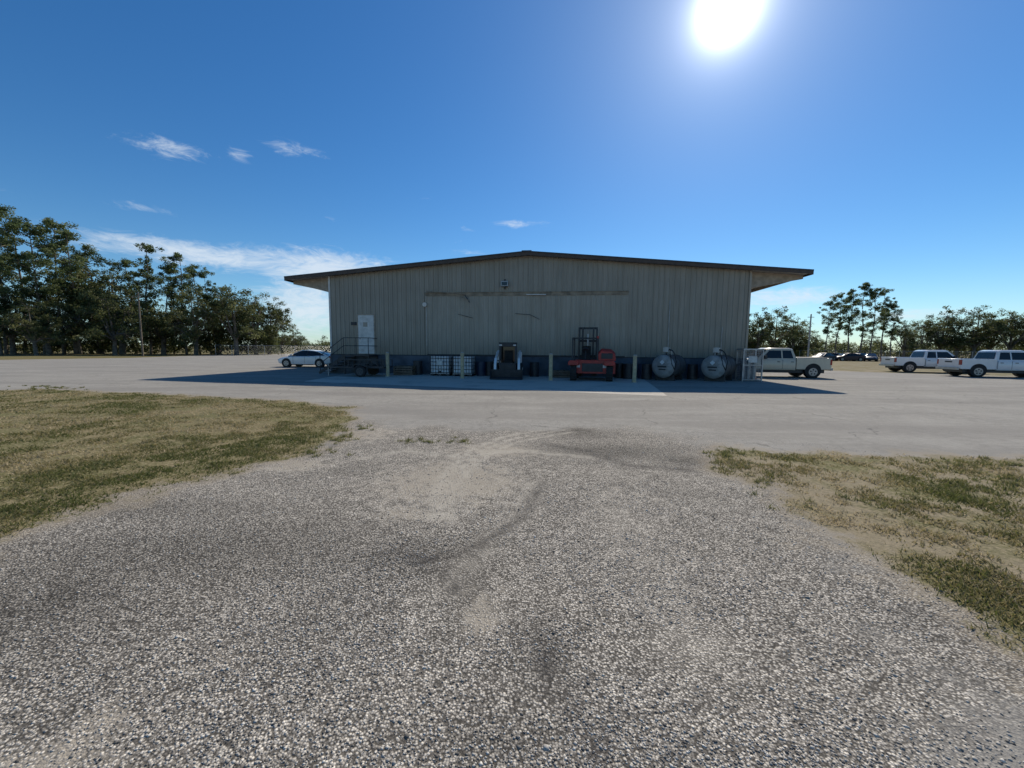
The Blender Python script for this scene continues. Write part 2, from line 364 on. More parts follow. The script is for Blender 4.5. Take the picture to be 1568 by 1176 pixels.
def tree_mesh(kind,seed):
    random.seed(seed)
    mb=MB(); C=[];Rr=[];tb=[]
    if kind=='pine':
        Ht=20.; r0=.22; lx=random.uniform(-.8,.8)
        tp=lambda z:Vector((lx*(z/Ht)**2+.15*math.sin(z*.5+seed),.15*math.cos(z*.4+seed),z))
        for i in range(9):
            z0=Ht*i/9;z1=Ht*(i+1)/9*.985; mb.cyl(tp(z0),tp(z1),r0*(1-.85*i/9),M_bark,r0*(1-.85*(i+1)/9),7)
        nb=36; cz=random.uniform(.70,.76); hf=1.0-cz
        for i in range(nb):
            f=cz+hf*random.uniform(-1.3,.97); z=Ht*f; a=random.uniform(0,6.28)
            env=2.4*math.sqrt(max(.06,1-abs((f-cz)/(hf*1.35 if f<cz else hf*1.02))**2.2))*random.uniform(.3,1.2)
            if f<cz-hf*.8: env*=random.uniform(.4,1)
            e=tp(z)+Vector((math.cos(a)*env,math.sin(a)*env,random.uniform(.1,.45)*env))
            mb.cyl(tp(z-.3),e,.05,M_bark,.02,5)
            for j in range(random.randint(2,4)):
                cc=e+Vector((random.gauss(0,.45),random.gauss(0,.45),random.gauss(0,.35)))
                if random.random()<.35: cc=tp(z).lerp(e,random.uniform(.5,.9))+Vector((0,0,.2))
                C.append(cc);Rr.append(random.uniform(.35,.8));tb.append(random.uniform(.1,.85))
        for j in range(5): C.append(tp(Ht*.985)+Vector((random.gauss(0,.4),random.gauss(0,.4),random.uniform(-.8,.2))));Rr.append(.45);tb.append(.6)
        per=66;size=.15;flat=.85;ml=M_leafp
    else:
        Ht=11.; r0=.3; W_=4.6*random.uniform(.8,1.15)
        mb.cyl((0,0,0),(.1,.1,2.6),r0,M_bark,r0*.75,8)
        hubs=[]
        for i in range(8):
            a=i*.9+random.uniform(-.3,.3); rr=random.uniform(.25,.75)*W_; e=Vector((math.cos(a)*rr,math.sin(a)*rr,random.uniform(3.,8.2)))
            mid=Vector((e.x*.4,e.y*.4,min(3.9,e.z))); mb.cyl((.1,.1,2.3),mid,.18,M_bark,.12,6); mb.cyl(mid,e,.12,M_bark,.04,6); hubs.append((e,random.uniform(1.2,2.5)))
        hubs.append((Vector((random.uniform(-1.2,1.2),0,8.7)),2.0)); mb.cyl((.1,.1,2.5),hubs[-1][0],.18,M_bark,.04,6)
        for h_,hr in hubs:
            for j in range(17):
                d=Vector((random.gauss(0,1),random.gauss(0,1),random.gauss(0,.85))).normalized()*hr*random.uniform(.4,1.2)
                p=h_+d
                if p.z<1.4: p.z=1.4+random.random()
                mb.cyl(h_,p,.03,M_bark,.01,4)
                C.append(p);Rr.append(random.uniform(.35,.85));tb.append(random.uniform(.05,.9))
        per=56;size=.14;flat=.8;ml=M_leafo
    V,tint=leaves(np.array([tuple(c) for c in C]),np.array(Rr),per,size,flat,np.array(tb))
    nv=len(mb.v); nq=len(V)//4
    me=bpy.data.meshes.new(kind+'_tree_mesh')
    allv=mb.v+V.tolist(); fq=(np.arange(nq*4).reshape(-1,4)+nv).tolist()
    me.from_pydata(allv,[],mb.f+fq); me.materials.append(M_bark); me.materials.append(ml)
    me.polygons.foreach_set('material_index',[0]*len(mb.f)+[1]*nq)
    at=me.attributes.new('tint','FLOAT','POINT'); at.data.foreach_set('value',np.concatenate([np.zeros(nv),tint]).astype(np.float32))
    return me,Ht
TM={'pine':[tree_mesh('pine',i) for i in (1,2,3,4,5,6)],'oak':[tree_mesh('oak',i) for i in (11,12,13,14,15)]}
def ppos(px,d):
    r=ray(px,534); return Vector((r.x/r.y*d,d,0))
def hy(px): return 534+(px-784)*math.tan(roll)
def tree(px,top,kind,d,i,sx=1.):
    ms=TM[kind]; me,Ht=ms[i%len(ms)]; p=ppos(px,d); hh=(hy(px)-top)/F*d+CAMH
    ob=bpy.data.objects.new(('pine_tree' if kind=='pine' else 'oak_tree'),me); scene.collection.objects.link(ob)
    s=hh/Ht; ob.location=p; ob.scale=(s*sx,s*sx,s); ob.rotation_euler=(0,0,i*2.4+px*.37)
L=[(-190,330,'pine',70),(-130,345,'pine',74),(-80,350,'pine',68),(-35,345,'pine',66),(12,328,'pine',68),(42,340,'pine',74),(68,350,'pine',66),(96,343,'pine',72),(122,362,'pine',70),(0,380,'pine',62),(140,385,'pine',78),
 (-40,430,'oak',62),(20,430,'oak',64),(75,425,'oak',66),(118,412,'oak',70),(154,394,'oak',76),(187,408,'oak',72),(230,381,'pine',74),(208,402,'pine',80),(250,432,'oak',74),(284,395,'pine',76),(266,412,'pine',82),(306,412,'pine',80),(322,422,'pine',80),
 (300,440,'oak',74),(335,434,'oak',80),(362,430,'oak',76),(392,444,'oak',80),(412,455,'oak',84),(432,492,'oak',105),(452,502,'oak',110),(470,520,'oak',140),(-100,420,'oak',64),(-170,420,'oak',66),
 (500,513,'oak',190),(55,455,'oak',60),(175,440,'oak',66)]
Rr_=[(1130,478,'oak',80),(1158,472,'oak',78),(1185,470,'oak',80),(1212,478,'oak',82),(1226,490,'oak',84),(1264,462,'pine',84),(1280,452,'pine',88),(1298,447,'pine',84),(1318,437,'pine',86),(1334,446,'pine',84),(1350,448,'pine',88),(1364,466,'pine',86),
 (1285,508,'oak',110),(1335,508,'oak',110),(1385,487,'oak',90),(1412,486,'oak',92),(1440,468,'oak',92),(1465,484,'oak',90),(1490,466,'oak',88),(1515,474,'oak',90),(1545,470,'oak',86),(1572,474,'oak',88),(1600,470,'oak',88),(1640,450,'pine',86),(1680,460,'oak',86),(1730,455,'oak',84),(1250,514,'oak',130)]
for i,(px,top,k,d) in enumerate(L+Rr_): tree(px,top,k,d,i,1.1 if k=='oak' else 1.05)
def thicket(name,segs,seed):
    random.seed(seed); C=[];R_=[];tb=[]
    for (p0,p1,d0,d1,hh,n) in segs:
        for i in range(n):
            f=random.random(); p=ppos(p0+(p1-p0)*f,d0+(d1-d0)*f+random.uniform(-3,5)); z=random.random()**.8*hh*(.6+.5*math.sin(p.x*.35)**2)
            C.append((p.x,p.y,z+.3));R_.append(random.uniform(.6,1.4)*(d0/75));tb.append(random.uniform(0,.8))
    V,t=leaves(np.array(C),np.array(R_),48,.24,.8,np.array(tb)); n=len(V)//4
    tris_obj(name,V,np.arange(n*4).reshape(-1,4),t,M_leafo)
thicket('distant_thicket',[(-250,425,70,82,5.2,1200),(425,520,110,160,3.5,200),(1120,1235,82,86,3.5,220),(1235,1760,100,94,3.4,600)],5)
# ---------------- warehouse
OL=Vector((-12.2,26,0)); OR=Vector((13.94,23,0)); U=(OR-OL); LW=U.length; U.normalize(); NB=Vector((-U.y,U.x,0))
rotW=math.atan2(U.y,U.x)
def wp(px,py,off=0):
    r=ray(px,py); o=OL-NB*off; t=(o-Vector((0,0,CAMH))).dot(NB)/r.dot(NB)
    p=Vector((0,0,CAMH))+r*t; return ((p-OL).dot(U),p.z)
def wl(px,off,py=575):
    s,z=wp(px,py,off); p=OL+U*s-NB*off; return Vector((p.x,p.y,0))
B=empty('metal_warehouse',OL,rotW)
def siding(name,k):
    m,q,b=newmat(name)
    co=q.n('ShaderNodeTexCoord').outputs['Object']
    mp=q.n('ShaderNodeMapping',{'Vector':co,'Scale':(2.2,2.2,.16)}).outputs[0]
    n1=q.noise(mp,1.5,5,.65); n2=q.noise(co,.5,3); n3=q.noise(mp,6.,4,.7)
    K=lambda c:tuple(v*k for v in c)
    c=q.mix(q.mr(n1,.35,.7),K((.39,.34,.26)),K((.49,.43,.34))); c=q.mix(q.mr(n2,.4,.7,0,.5),c,K((.35,.30,.23))); c=q.mix(q.mr(n3,.56,.75,0,.55),c,(.17,.135,.095))
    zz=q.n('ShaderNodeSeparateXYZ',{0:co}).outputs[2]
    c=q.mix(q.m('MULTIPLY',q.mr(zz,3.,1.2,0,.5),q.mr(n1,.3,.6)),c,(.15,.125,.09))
    q.set(b.inputs['Base Color'],c); b.inputs['Roughness'].default_value=.5; return m
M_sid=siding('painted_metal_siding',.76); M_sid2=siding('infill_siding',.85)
M_found=mat('painted_block',(.075,.09,.11),.8,var=.35,scale=1.5,bump=.3,dirt=.6)
M_trim=mat('brown_trim',(.075,.05,.035),.6,var=.2)
M_roof=mat('galvalume_roof',(.45,.46,.46),.4,metal=.6,var=.15)
M_white=mat('white_painted_metal',(.62,.60,.55),.5,var=.12,dirt=.3)
M_can=mat('canopy_framing',(.34,.28,.21),.6,var=.2,dirt=.3)
M_rust=mat('weathered_header_trim',(.27,.215,.15),.8,var=.35,scale=2,dirt=.7)
M_steel=mat('galvanised_steel',(.38,.38,.38),.45,metal=.7,var=.2)
M_black=mat('black_rubber',(.018,.018,.018),.8,var=.3)
M_dark=mat('dark_painted_steel',(.03,.03,.032),.5,var=.3)
M_glass=mat('tinted_glass',(.015,.018,.02),.08,var=.1)
M_conc=mat('concrete',(.36,.34,.31),.9,var=.2,scale=3,bump=.3,dirt=.2)
HE=6.38; ZF=1.25; DEP=32.; SL=.083; mid=LW/2
def rz(s): return HE+SL*(mid-abs(s-mid))
def strip(mb,x0,x1,ztop,z0,y0=0.,rp=.305,rd=.04,m=M_sid):
    pts=[]; x=x0
    pts.append((x0,y0))
    while x+rp<=x1:
        pts+= [(x+.02,y0),(x+.045,y0-rd),(x+.085,y0-rd),(x+.11,y0),(x+.20,y0),(x+.21,y0-.008),(x+.225,y0-.008),(x+.235,y0)]; x+=rp
    pts.append((x1,y0))
    vs=[];
    for (px_,py_) in pts: vs+=[(px_,py_,z0),(px_,py_,ztop(px_))]
    fs=[(2*i,2*i+2,2*i+3,2*i+1) for i in range(len(pts)-1)]
    mb.add(vs,fs,m)
mb=MB(); strip(mb,.04,LW-.04,lambda x:rz(x)-.02,ZF)
mb.build('front_wall',B,smooth=False,recalc=False)
mb=MB(); mb.box(.02,LW-.02,.04,.2,ZF,HE-.1,M_sid); mb.box(0,.2,.2,DEP,ZF,HE,M_sid); mb.box(LW-.2,LW,.2,DEP,ZF,HE,M_sid); mb.box(.2,LW-.2,DEP-.2,DEP,ZF,HE,M_sid)
mb.box(-.02,.1,-.06,.03,ZF,HE-.02,M_white); mb.box(LW-.1,LW+.02,-.06,.03,ZF,HE-.02,M_sid2)
mb.build('side_walls',B)
mb=MB(); mb.box(-.03,LW+.03,-.06,DEP,-.1,ZF-.05,M_found); mb.box(-.04,LW+.04,-.075,DEP,ZF-.05,ZF,M_dark)
mb.build('foundation',B,bevel=.01)
OV=2.8; OR_=3.05; yo=-.45
def roofsec(y):
    s0,s1=-OV,LW+OR_
    return [(s0,y,rz(s0)),(mid,y,rz(mid)),(s1,y,rz(s1)),(s1,y,rz(s1)+.12),(mid,y,rz(mid)+.12),(s0,y,rz(s0)+.12)]
mb=MB(); mb.loft([roofsec(yo+.03),roofsec(DEP+.4)],M_roof); mb.build('roof',B,smooth=False)
mb=MB()
def fasec(y,a,b_):
    s0,s1=-OV-.03,LW+OR_+.03
    return [(s0,y,rz(s0)+a),(mid,y,rz(mid)+a),(s1,y,rz(s1)+a),(s1,y,rz(s1)+b_),(mid,y,rz(mid)+b_),(s0,y,rz(s0)+b_)]
mb.loft([fasec(yo-.03,-.08,.15),fasec(yo+.027,-.08,.15)],M_trim)
mb.loft([fasec(yo-.05,.10,.17),fasec(yo-.033,.10,.17)],M_dark)
for s0 in (-OV-.05,LW+OR_+.005): mb.box(s0,s0+.045,yo,DEP+.4,rz(s0)-.1,rz(s0)+.14,M_trim)
mb.box(mid-.3,mid+.3,yo-.06,DEP,rz(mid)+.16,rz(mid)+.19,M_trim)
mb.build('fascia',B,smooth=False)
mb=MB()
yb=.3
while yb<DEP:
    for sgn_,base_,ov in ((-1,0,OV),(1,LW,OR_)):
        a=base_; e=base_+sgn_*(ov-.05)
        prof=[(a,rz(a)-1.0),(a,rz(a)-.01),(e,rz(e)-.01),(e,rz(e)-.22)]
        mb.extr(prof,'y',yb,yb+.12,M_can)
    yb+=6.2
for sgn_,base_,ov in ((-1,0,OV),(1,LW,OR_)):
    for k in (.3,.6,.93):
        x=base_+sgn_*ov*k; mb.box(x-.04,x+.04,.42,DEP,rz(x)-.2,rz(x)-.02,M_can)
mb.build('canopy_beams',B,smooth=False)
sa_,za=wp(652,449); sb_,_=wp(962,453)
mb=MB()
mb.box(sa_,sb_,-.09,-.045,za-.2,za+.0,M_rust); mb.box(sa_-.02,sb_+.02,-.13,-.045,za+.003,za+.03,M_rust)
strip(mb,sa_+.05,sb_-.05,lambda x:za-.2,ZF,-.045,.305,.03,M_sid2)
mb.box(sa_-.01,sa_+.07,-.085,-.03,ZF,za-.2,M_sid2); mb.box(sb_-.07,sb_+.01,-.085,-.03,ZF,za-.2,M_sid2)
for pxx in (763,852): s1,_=wp(pxx,500); mb.box(s1-.05,s1+.05,-.09,-.04,ZF,za-.205,M_sid)
mb.box(sa_+.1,sb_-.1,-.12,-.04,ZF+.003,ZF+.06,M_dark)
mb.build('infilled_dock_opening',B,smooth=False)
mb=MB()
def wl3(px,py,y=-.12): s_,z_=wp(px,py,-y); return (s_,y,z_)
mb.beam(wl3(700,452,-.2),wl3(718,460,-.35),.05,M_rust); mb.beam(wl3(712,452,-.16),wl3(719,463,-.3),.05,M_dark)
mb.beam(wl3(701,481),wl3(724,487),.03,M_dark); mb.beam(wl3(789,480),wl3(812,482),.03,M_dark); mb.beam(wl3(812,482),wl3(826,489),.03,M_dark)
mb.beam(wl3(652,446,-.2),wl3(712,450,-.22),.04,M_rust); mb.beam(wl3(806,451,-.2),wl3(836,451,-.3),.05,M_white)
for px,y0,y1 in ((653,470,530),(1026,460,536),(1106,500,540)):
    a=wl3(px,y0,-.07); b_=wl3(px,y1,-.07); mb.cyl(a,(a[0],a[1],b_[2]),.02,M_steel,n=6)
mb.build('torn_flashing_and_conduit',B)
mb=MB(); c=wl3(773,435,-.1); mb.box(c[0]-.22,c[0]+.22,-.32,-.05,c[2]-.16,c[2]+.16,M_steel); mb.box(c[0]-.17,c[0]+.17,-.34,-.323,c[2]-.11,c[2]+.1,M_glass); mb.box(c[0]-.05,c[0]+.05,-.09,-.035,c[2]-.3,c[2]+.3,M_dark); mb.build('flood_light',B,bevel=.02)
mb=MB(); c=wl3(651,466,-.1); mb.cyl((c[0],-.04,c[2]),(c[0],-.24,c[2]-.03),.1,M_white,.14); mb.build('wall_lamp',B)
s0,zt=wp(549,483); s1,zb=wp(574,534); zb=ZF+.02
mb=MB(); mb.box(s0-.08,s1+.08,-.07,-.036,zb,zt+.08,M_can); mb.box(s0,s1,-.09,-.073,zb+.02,zt,M_white)
mb.box(s0+.35,s0+.65,-.096,-.092,zt-.75,zt-.45,M_sid); mb.cyl((s0+.12,-.09,zb+1.),(s0+.12,-.16,zb+1.),.035,M_steel,n=8)
for zz_ in (.3,1.1,1.8): mb.box(s1-.02,s1+.03,-.1,-.074,zb+zz_,zb+zz_+.12,M_steel)
mb.build('door',B,bevel=.004)
mb=MB(); mb.box(s0-.5,s0-.15,-.1,-.036,zb+1.9,zb+2.1,M_dark); mb.build('electrical_box',B)
mb=MB(); x1=s1+.25; x0=s0-.35
mb.box(x0,x1,-1.35,-.08,ZF-.1,ZF-.02,M_dark)
for x in (x0+.04,x1-.04):
    for y in (-1.3,-.12): mb.box(x-.035,x+.035,y-.035,y+.035,0,ZF-.1,M_dark)
ns=6
for i in range(ns):
    z=ZF-.02-(i+1)*ZF/(ns+1); xx=x0-.27*(i+1); mb.box(xx,xx+.29,-1.3,-.15,z-.04,z,M_dark)
xe=x0-.27*ns
for y in (-1.32,-.12):
    mb.extr([(x0,ZF-.3),(x0,ZF-.02),(xe-.1,.12),(xe-.1,-.0),(xe,0)],'y',y-.02,y+.02,M_dark)
mb.build('landing_and_steps',B)
mb=MB(); zr=ZF
def rail(pts,r=.022):
    for a,b_ in zip(pts[:-1],pts[1:]): mb.cyl(a,b_,r,M_dark,n=6)
rail([(x1-.03,-.12,zr+1.05),(x1-.03,-1.33,zr+1.05),(x0,-1.33,zr+1.05),(xe,-1.33,1.15),(xe,-1.33,0)]); rail([(x1-.03,-.12,zr+.55),(x1-.03,-1.33,zr+.55),(x0,-1.33,zr+.55),(xe,-1.33,.65)])
for x,z0,z1 in ((x1-.03,zr,zr+1.05),((x0+x1)/2,zr,zr+1.05),(x0,zr-.1,zr+1.05)): rail([(x,-1.33,z0),(x,-1.33,z1)])
xm=(x0+xe)/2; rail([(xm,-1.33,.55),(xm,-1.33,1.75)])
mb.build('handrail',B)
# ---------------- bollards
M_yel=mat('faded_yellow_paint',(.46,.38,.23),.7,var=.2,scale=6,dirt=.45)
for px,py,top in ((594,577,539),(708,580,539),(843,583,541),(971,586,543)):
    p=g(px,py); h_=(py-top)/F*p[1]; mb=MB()
    mb.cyl((0,0,-.05),(0,0,h_-.06),.1,M_yel,n=16); mb.cyl((0,0,h_-.06),(0,0,h_-.02),.1,M_conc,.085,16); mb.cyl((0,0,h_-.02),(0,0,h_),.085,M_conc,.04,16)
    mb.cyl((0,0,0),(0,0,.03),.16,M_conc,n=16)
    mb.build('bollard',loc=(p[0],p[1],0))
# ---------------- wheels
M_rim=mat('alloy_rim',(.3,.3,.31),.35,metal=.8)
def wheel(mb,x,y,r,wd,side,rim=M_rim):
    mb.cyl((x,y-wd*side,r),(x,y-.03*side,r),r,M_black,n=24); mb.cyl((x,y-.03*side,r),(x,y,r),r,M_black,r*.9,24)
    mb.cyl((x,y-.02*side,r),(x,y+.006*side,r),r*.64,rim,n=18)
    for k in range(5):
        a=k*1.257+.3; mb.cyl((x+math.cos(a)*r*.36,y+.003*side,r+math.sin(a)*r*.36),(x+math.cos(a)*r*.36,y+.011*side,r+math.sin(a)*r*.36),r*.13,M_dark,n=8)
    mb.cyl((x,y,r),(x,y+.03*side,r),r*.14,rim,n=10)
M_wpaint=mat('white_car_paint',(.70,.70,.69),.25,var=.03,coat=.6)
M_red=mat('red_paint',(.38,.02,.018),.4,var=.25,dirt=.35)
M_lamp=mat('headlight_lens',(.5,.5,.5),.1); M_tail=mat('tail_light',(.3,.01,.01),.2)
def sedan(loc,rot,paint,name='parked_car'):
    E=empty(name,loc,rot)
    mb=MB(); secs=[]
    for (x,zb,zt,hw) in [(-2.36,.5,.82,.66),(-2.28,.36,.98,.8),(-2.0,.26,1.02,.88),(-1.4,.22,1.0,.92),(-.5,.2,.97,.93),(.5,.2,.95,.93),(1.2,.22,.93,.92),(1.75,.26,.85,.9),(2.15,.3,.74,.83),(2.33,.36,.66,.7),(2.4,.42,.58,.58)]:
        zm=zb+(zt-zb)*.55
        h_=[(hw*.88,zb),(hw*.97,zb+.08),(hw,zm),(hw*.97,zt-.08),(hw*.86,zt-.01),(hw*.4,zt+.02)]
        secs.append([(x,-a,b_) for a,b_ in h_]+[(x,a,b_) for a,b_ in h_[::-1]])
    mb.loft(secs,paint); ob=mb.build('body',E)
    mb=MB(); secs=[]
    for (x,z0,z1,w0,w1) in [(-2.05,.96,1.03,.74,.66),(-1.5,.96,1.2,.8,.62),(-.9,.95,1.37,.82,.6),(-.3,.95,1.435,.83,.6),(.2,.94,1.42,.83,.6),(.7,.93,1.27,.82,.6),(1.1,.92,1.08,.8,.64),(1.38,.9,.95,.76,.7)]:
        zmm=(z0+z1)/2; wm=(w0*.55+w1*.45)+.02
        secs.append([(x,-w0,z0),(x,-wm,zmm),(x,-w1,z1-.03),(x,-w1*.7,z1),(x,w1*.7,z1),(x,w1,z1-.03),(x,wm,zmm),(x,w0,z0)])
    mb.loft(secs,M_glass); mb.build('windows',E)
    mb=MB(); secs=[]
    for (x,z,w_) in [(-1.15,1.315,.57),(-.7,1.41,.6),(-.2,1.45,.61),(.2,1.44,.61),(.42,1.385,.6)]:
        secs.append([(x,-w_-.015,z-.06),(x,-w_,z),(x,0,z+.02),(x,w_,z),(x,w_+.015,z-.06)])
    mb.loft(secs,paint)
    for sd_ in(-1,1):
        mb.beam((-.28,.84*sd_,.95),(-.32,.625*sd_,1.40),.05,M_dark)
        mb.beam((1.32,.78*sd_,.93),(.42,.62*sd_,1.37),.035,paint); mb.beam((-1.15,.6*sd_,1.32),(-1.95,.76*sd_,1.0),.06,paint)
        mb.box(.85,1.0,.94*sd_-.09,.94*sd_+.09,.98,1.1,paint)
    mb.build('roof',E)
    mb=MB()
    for sd_ in(-1,1):
        for x in(-1.42,1.45):
            mb.cyl((x,.70*sd_,.36),(x,.935*sd_,.36),.395,M_black,n=24); wheel(mb,x,.945*sd_,.335,.2,sd_)
    mb.build('wheels',E)
    mb=MB()
    for sd_ in(-1,1):
        mb.loft([[(2.08,.80*sd_,.68),(2.08,.84*sd_,.62),(2.08,.6*sd_,.74)],[(2.34,.70*sd_,.64),(2.34,.715*sd_,.58),(2.30,.5*sd_,.70)]],M_lamp)
        mb.box(-2.33,-2.2,.72*sd_-.12,.72*sd_+.08,.78,.9,M_tail)
        for x in(-.15,.85,-1.1): mb.box(x-.006,x+.006,.931*sd_-.003,.931*sd_+.003,.35,.9,M_dark)
        mb.box(-.9,1.0,.925*sd_-.015,.925*sd_+.015,.2,.26,M_dark)
    mb.box(2.36,2.415,-.5,.5,.36,.5,M_dark); mb.build('trim',E)
    return E
def pickup(loc,rot,paint,name='pickup_truck',sc=1.,cover=False):
    E=empty(name,loc,rot); E.scale=(sc,)*3
    mb=MB()
    secs=[]
    for (x,zb,zt,w_) in [(-.85,.5,1.2,.98),(1.25,.5,1.2,.98),(1.35,.5,1.2,.98),(2.3,.5,1.18,.97),(2.78,.52,1.12,.93),(2.88,.58,1.05,.88)]:
        secs.append([(x,-w_*.96,zb),(x,-w_,zb+.15),(x,-w_,zt-.18),(x,-w_*.95,zt-.04),(x,-w_*.8,zt),(x,w_*.8,zt),(x,w_*.95,zt-.04),(x,w_,zt-.18),(x,w_,zb+.15),(x,w_*.96,zb)])
    mb.loft(secs,paint)
    for sd_ in(-1,1):
        y0,y1=sorted((sd_*.98,sd_*.80)); mb.box(-2.85,-.87,y0,y1,.55,1.27,paint)
    mb.box(-2.9,-2.82,-.97,.97,.6,1.27,paint); mb.box(-2.82,-.87,-.8,.8,.62,.72,M_dark); mb.box(-.93,-.88,-.8,.8,.72,1.25,paint)
    if cover: mb.box(-2.84,-.86,-.9,.9,1.273,1.31,M_dark)
    mb.build('body',E,bevel=.025)
    mb=MB(); secs=[]
    for (x,z1,w0,w1) in [(-.9,1.2,.9,.9),(-.72,1.84,.9,.72),(-.5,1.9,.9,.72),(.55,1.9,.9,.72),(.75,1.84,.9,.72),(1.4,1.2,.9,.9)]:
        secs.append([(x,-w0,1.17),(x,-w1,z1-.04),(x,-w1*.9,z1),(x,w1*.9,z1),(x,w1,z1-.04),(x,w0,1.17)])
    mb.loft(secs,paint); mb.build('cab',E)
    mb=MB()
    for sd_ in(-1,1):
        def wy(z): return sd_*(.9-(z-1.17)*.263+.006)
        for pts in ([(-.72,1.24),(-.10,1.24),(-.10,1.74),(-.60,1.74)],[(-.02,1.24),(1.12,1.24),(.66,1.74),(-.02,1.74)]):
            a=[(x,wy(z),z) for x,z in pts]; b_=[(x,wy(z)-sd_*.02,z) for x,z in pts]; mb.loft([a,b_],M_glass)
        y0,y1=sorted((sd_*.97,sd_*1.17)); mb.box(.95,1.07,y0,y1,1.2,1.42,M_dark)
    mb.loft([[(1.345,-.78,1.26),(1.345,.78,1.26),(.80,.66,1.80),(.80,-.66,1.80)],[(1.372,-.78,1.265),(1.372,.78,1.265),(.827,.66,1.805),(.827,-.66,1.805)]],M_glass)
    mb.loft([[(-.885,-.74,1.28),(-.885,.74,1.28),(-.76,.64,1.74),(-.76,-.64,1.74)],[(-.905,-.74,1.28),(-.905,.74,1.28),(-.78,.64,1.74),(-.78,-.64,1.74)]],M_glass)
    mb.build('windows',E)
    mb=MB()
    for sd_ in(-1,1):
        for x in(-1.85,1.95):
            mb.cyl((x,.70*sd_,.47),(x,.986*sd_,.47),.47,M_black,n=26); wheel(mb,x,.995*sd_,.40,.26,sd_)
    mb.build('wheels',E)
    mb=MB()
    mb.box(2.84,2.98,-.95,.95,.48,.68,M_rim); mb.box(2.84,2.915,-.6,.6,.72,1.02,M_dark); mb.box(-3.02,-2.9,-.92,.92,.5,.66,M_rim)
    mb.box(-2.91,-2.902,-.3,.3,1.0,1.1,M_dark)
    for sd_ in(-1,1):
        y0,y1=sorted((sd_*.62,sd_*.9)); mb.box(2.8,2.91,y0,y1,.82,1.02,M_lamp)
        y0,y1=sorted((sd_*.86,sd_*.985)); mb.box(-2.91,-2.8,y0,y1,.85,1.2,M_tail)
        for x in(-.83,-.06,1.2): mb.box(x-.008,x+.008,sd_*.98-.004,sd_*.98+.004,.58,1.14,M_dark)
        for x in(-.7,.1): mb.box(x,x+.16,sd_*.985-.02,sd_*.985+.02,1.0,1.04,M_dark)
    mb.box(-2.6,2.4,-.8,.8,.32,.52,M_dark); mb.build('trim',E)
    return E
p=ppos(473,33); sedan((p.x,p.y,0),math.radians(180-4),M_wpaint)
M_cream=mat('cream_car_paint',(.56,.50,.38),.3,var=.05,coat=.5)
p=ppos(1186,25.5); pickup((p.x,p.y,0),math.radians(180-8),M_cream,cover=True)
p=g(1437,571); pickup((p[0],p[1]+.8,0),math.radians(-16),M_wpaint,sc=1.)
p=g(1556,579); pickup((p[0],p[1]+1,0),math.radians(-14),M_wpaint,sc=1.)
cols=[(.03,.03,.035),(.10,.10,.11),(.05,.02,.02),(.20,.20,.21),(.03,.05,.08)]
for i,px in enumerate((1262,1280,1300,1318,1334)):
    pm=mat('old_car_paint_%d'%i,cols[i],.5,dirt=.3); p=ppos(px,70+i%2*4); sedan((p.x,p.y,0),math.radians((200,-60,170,20,230)[i]),pm,'derelict_car')
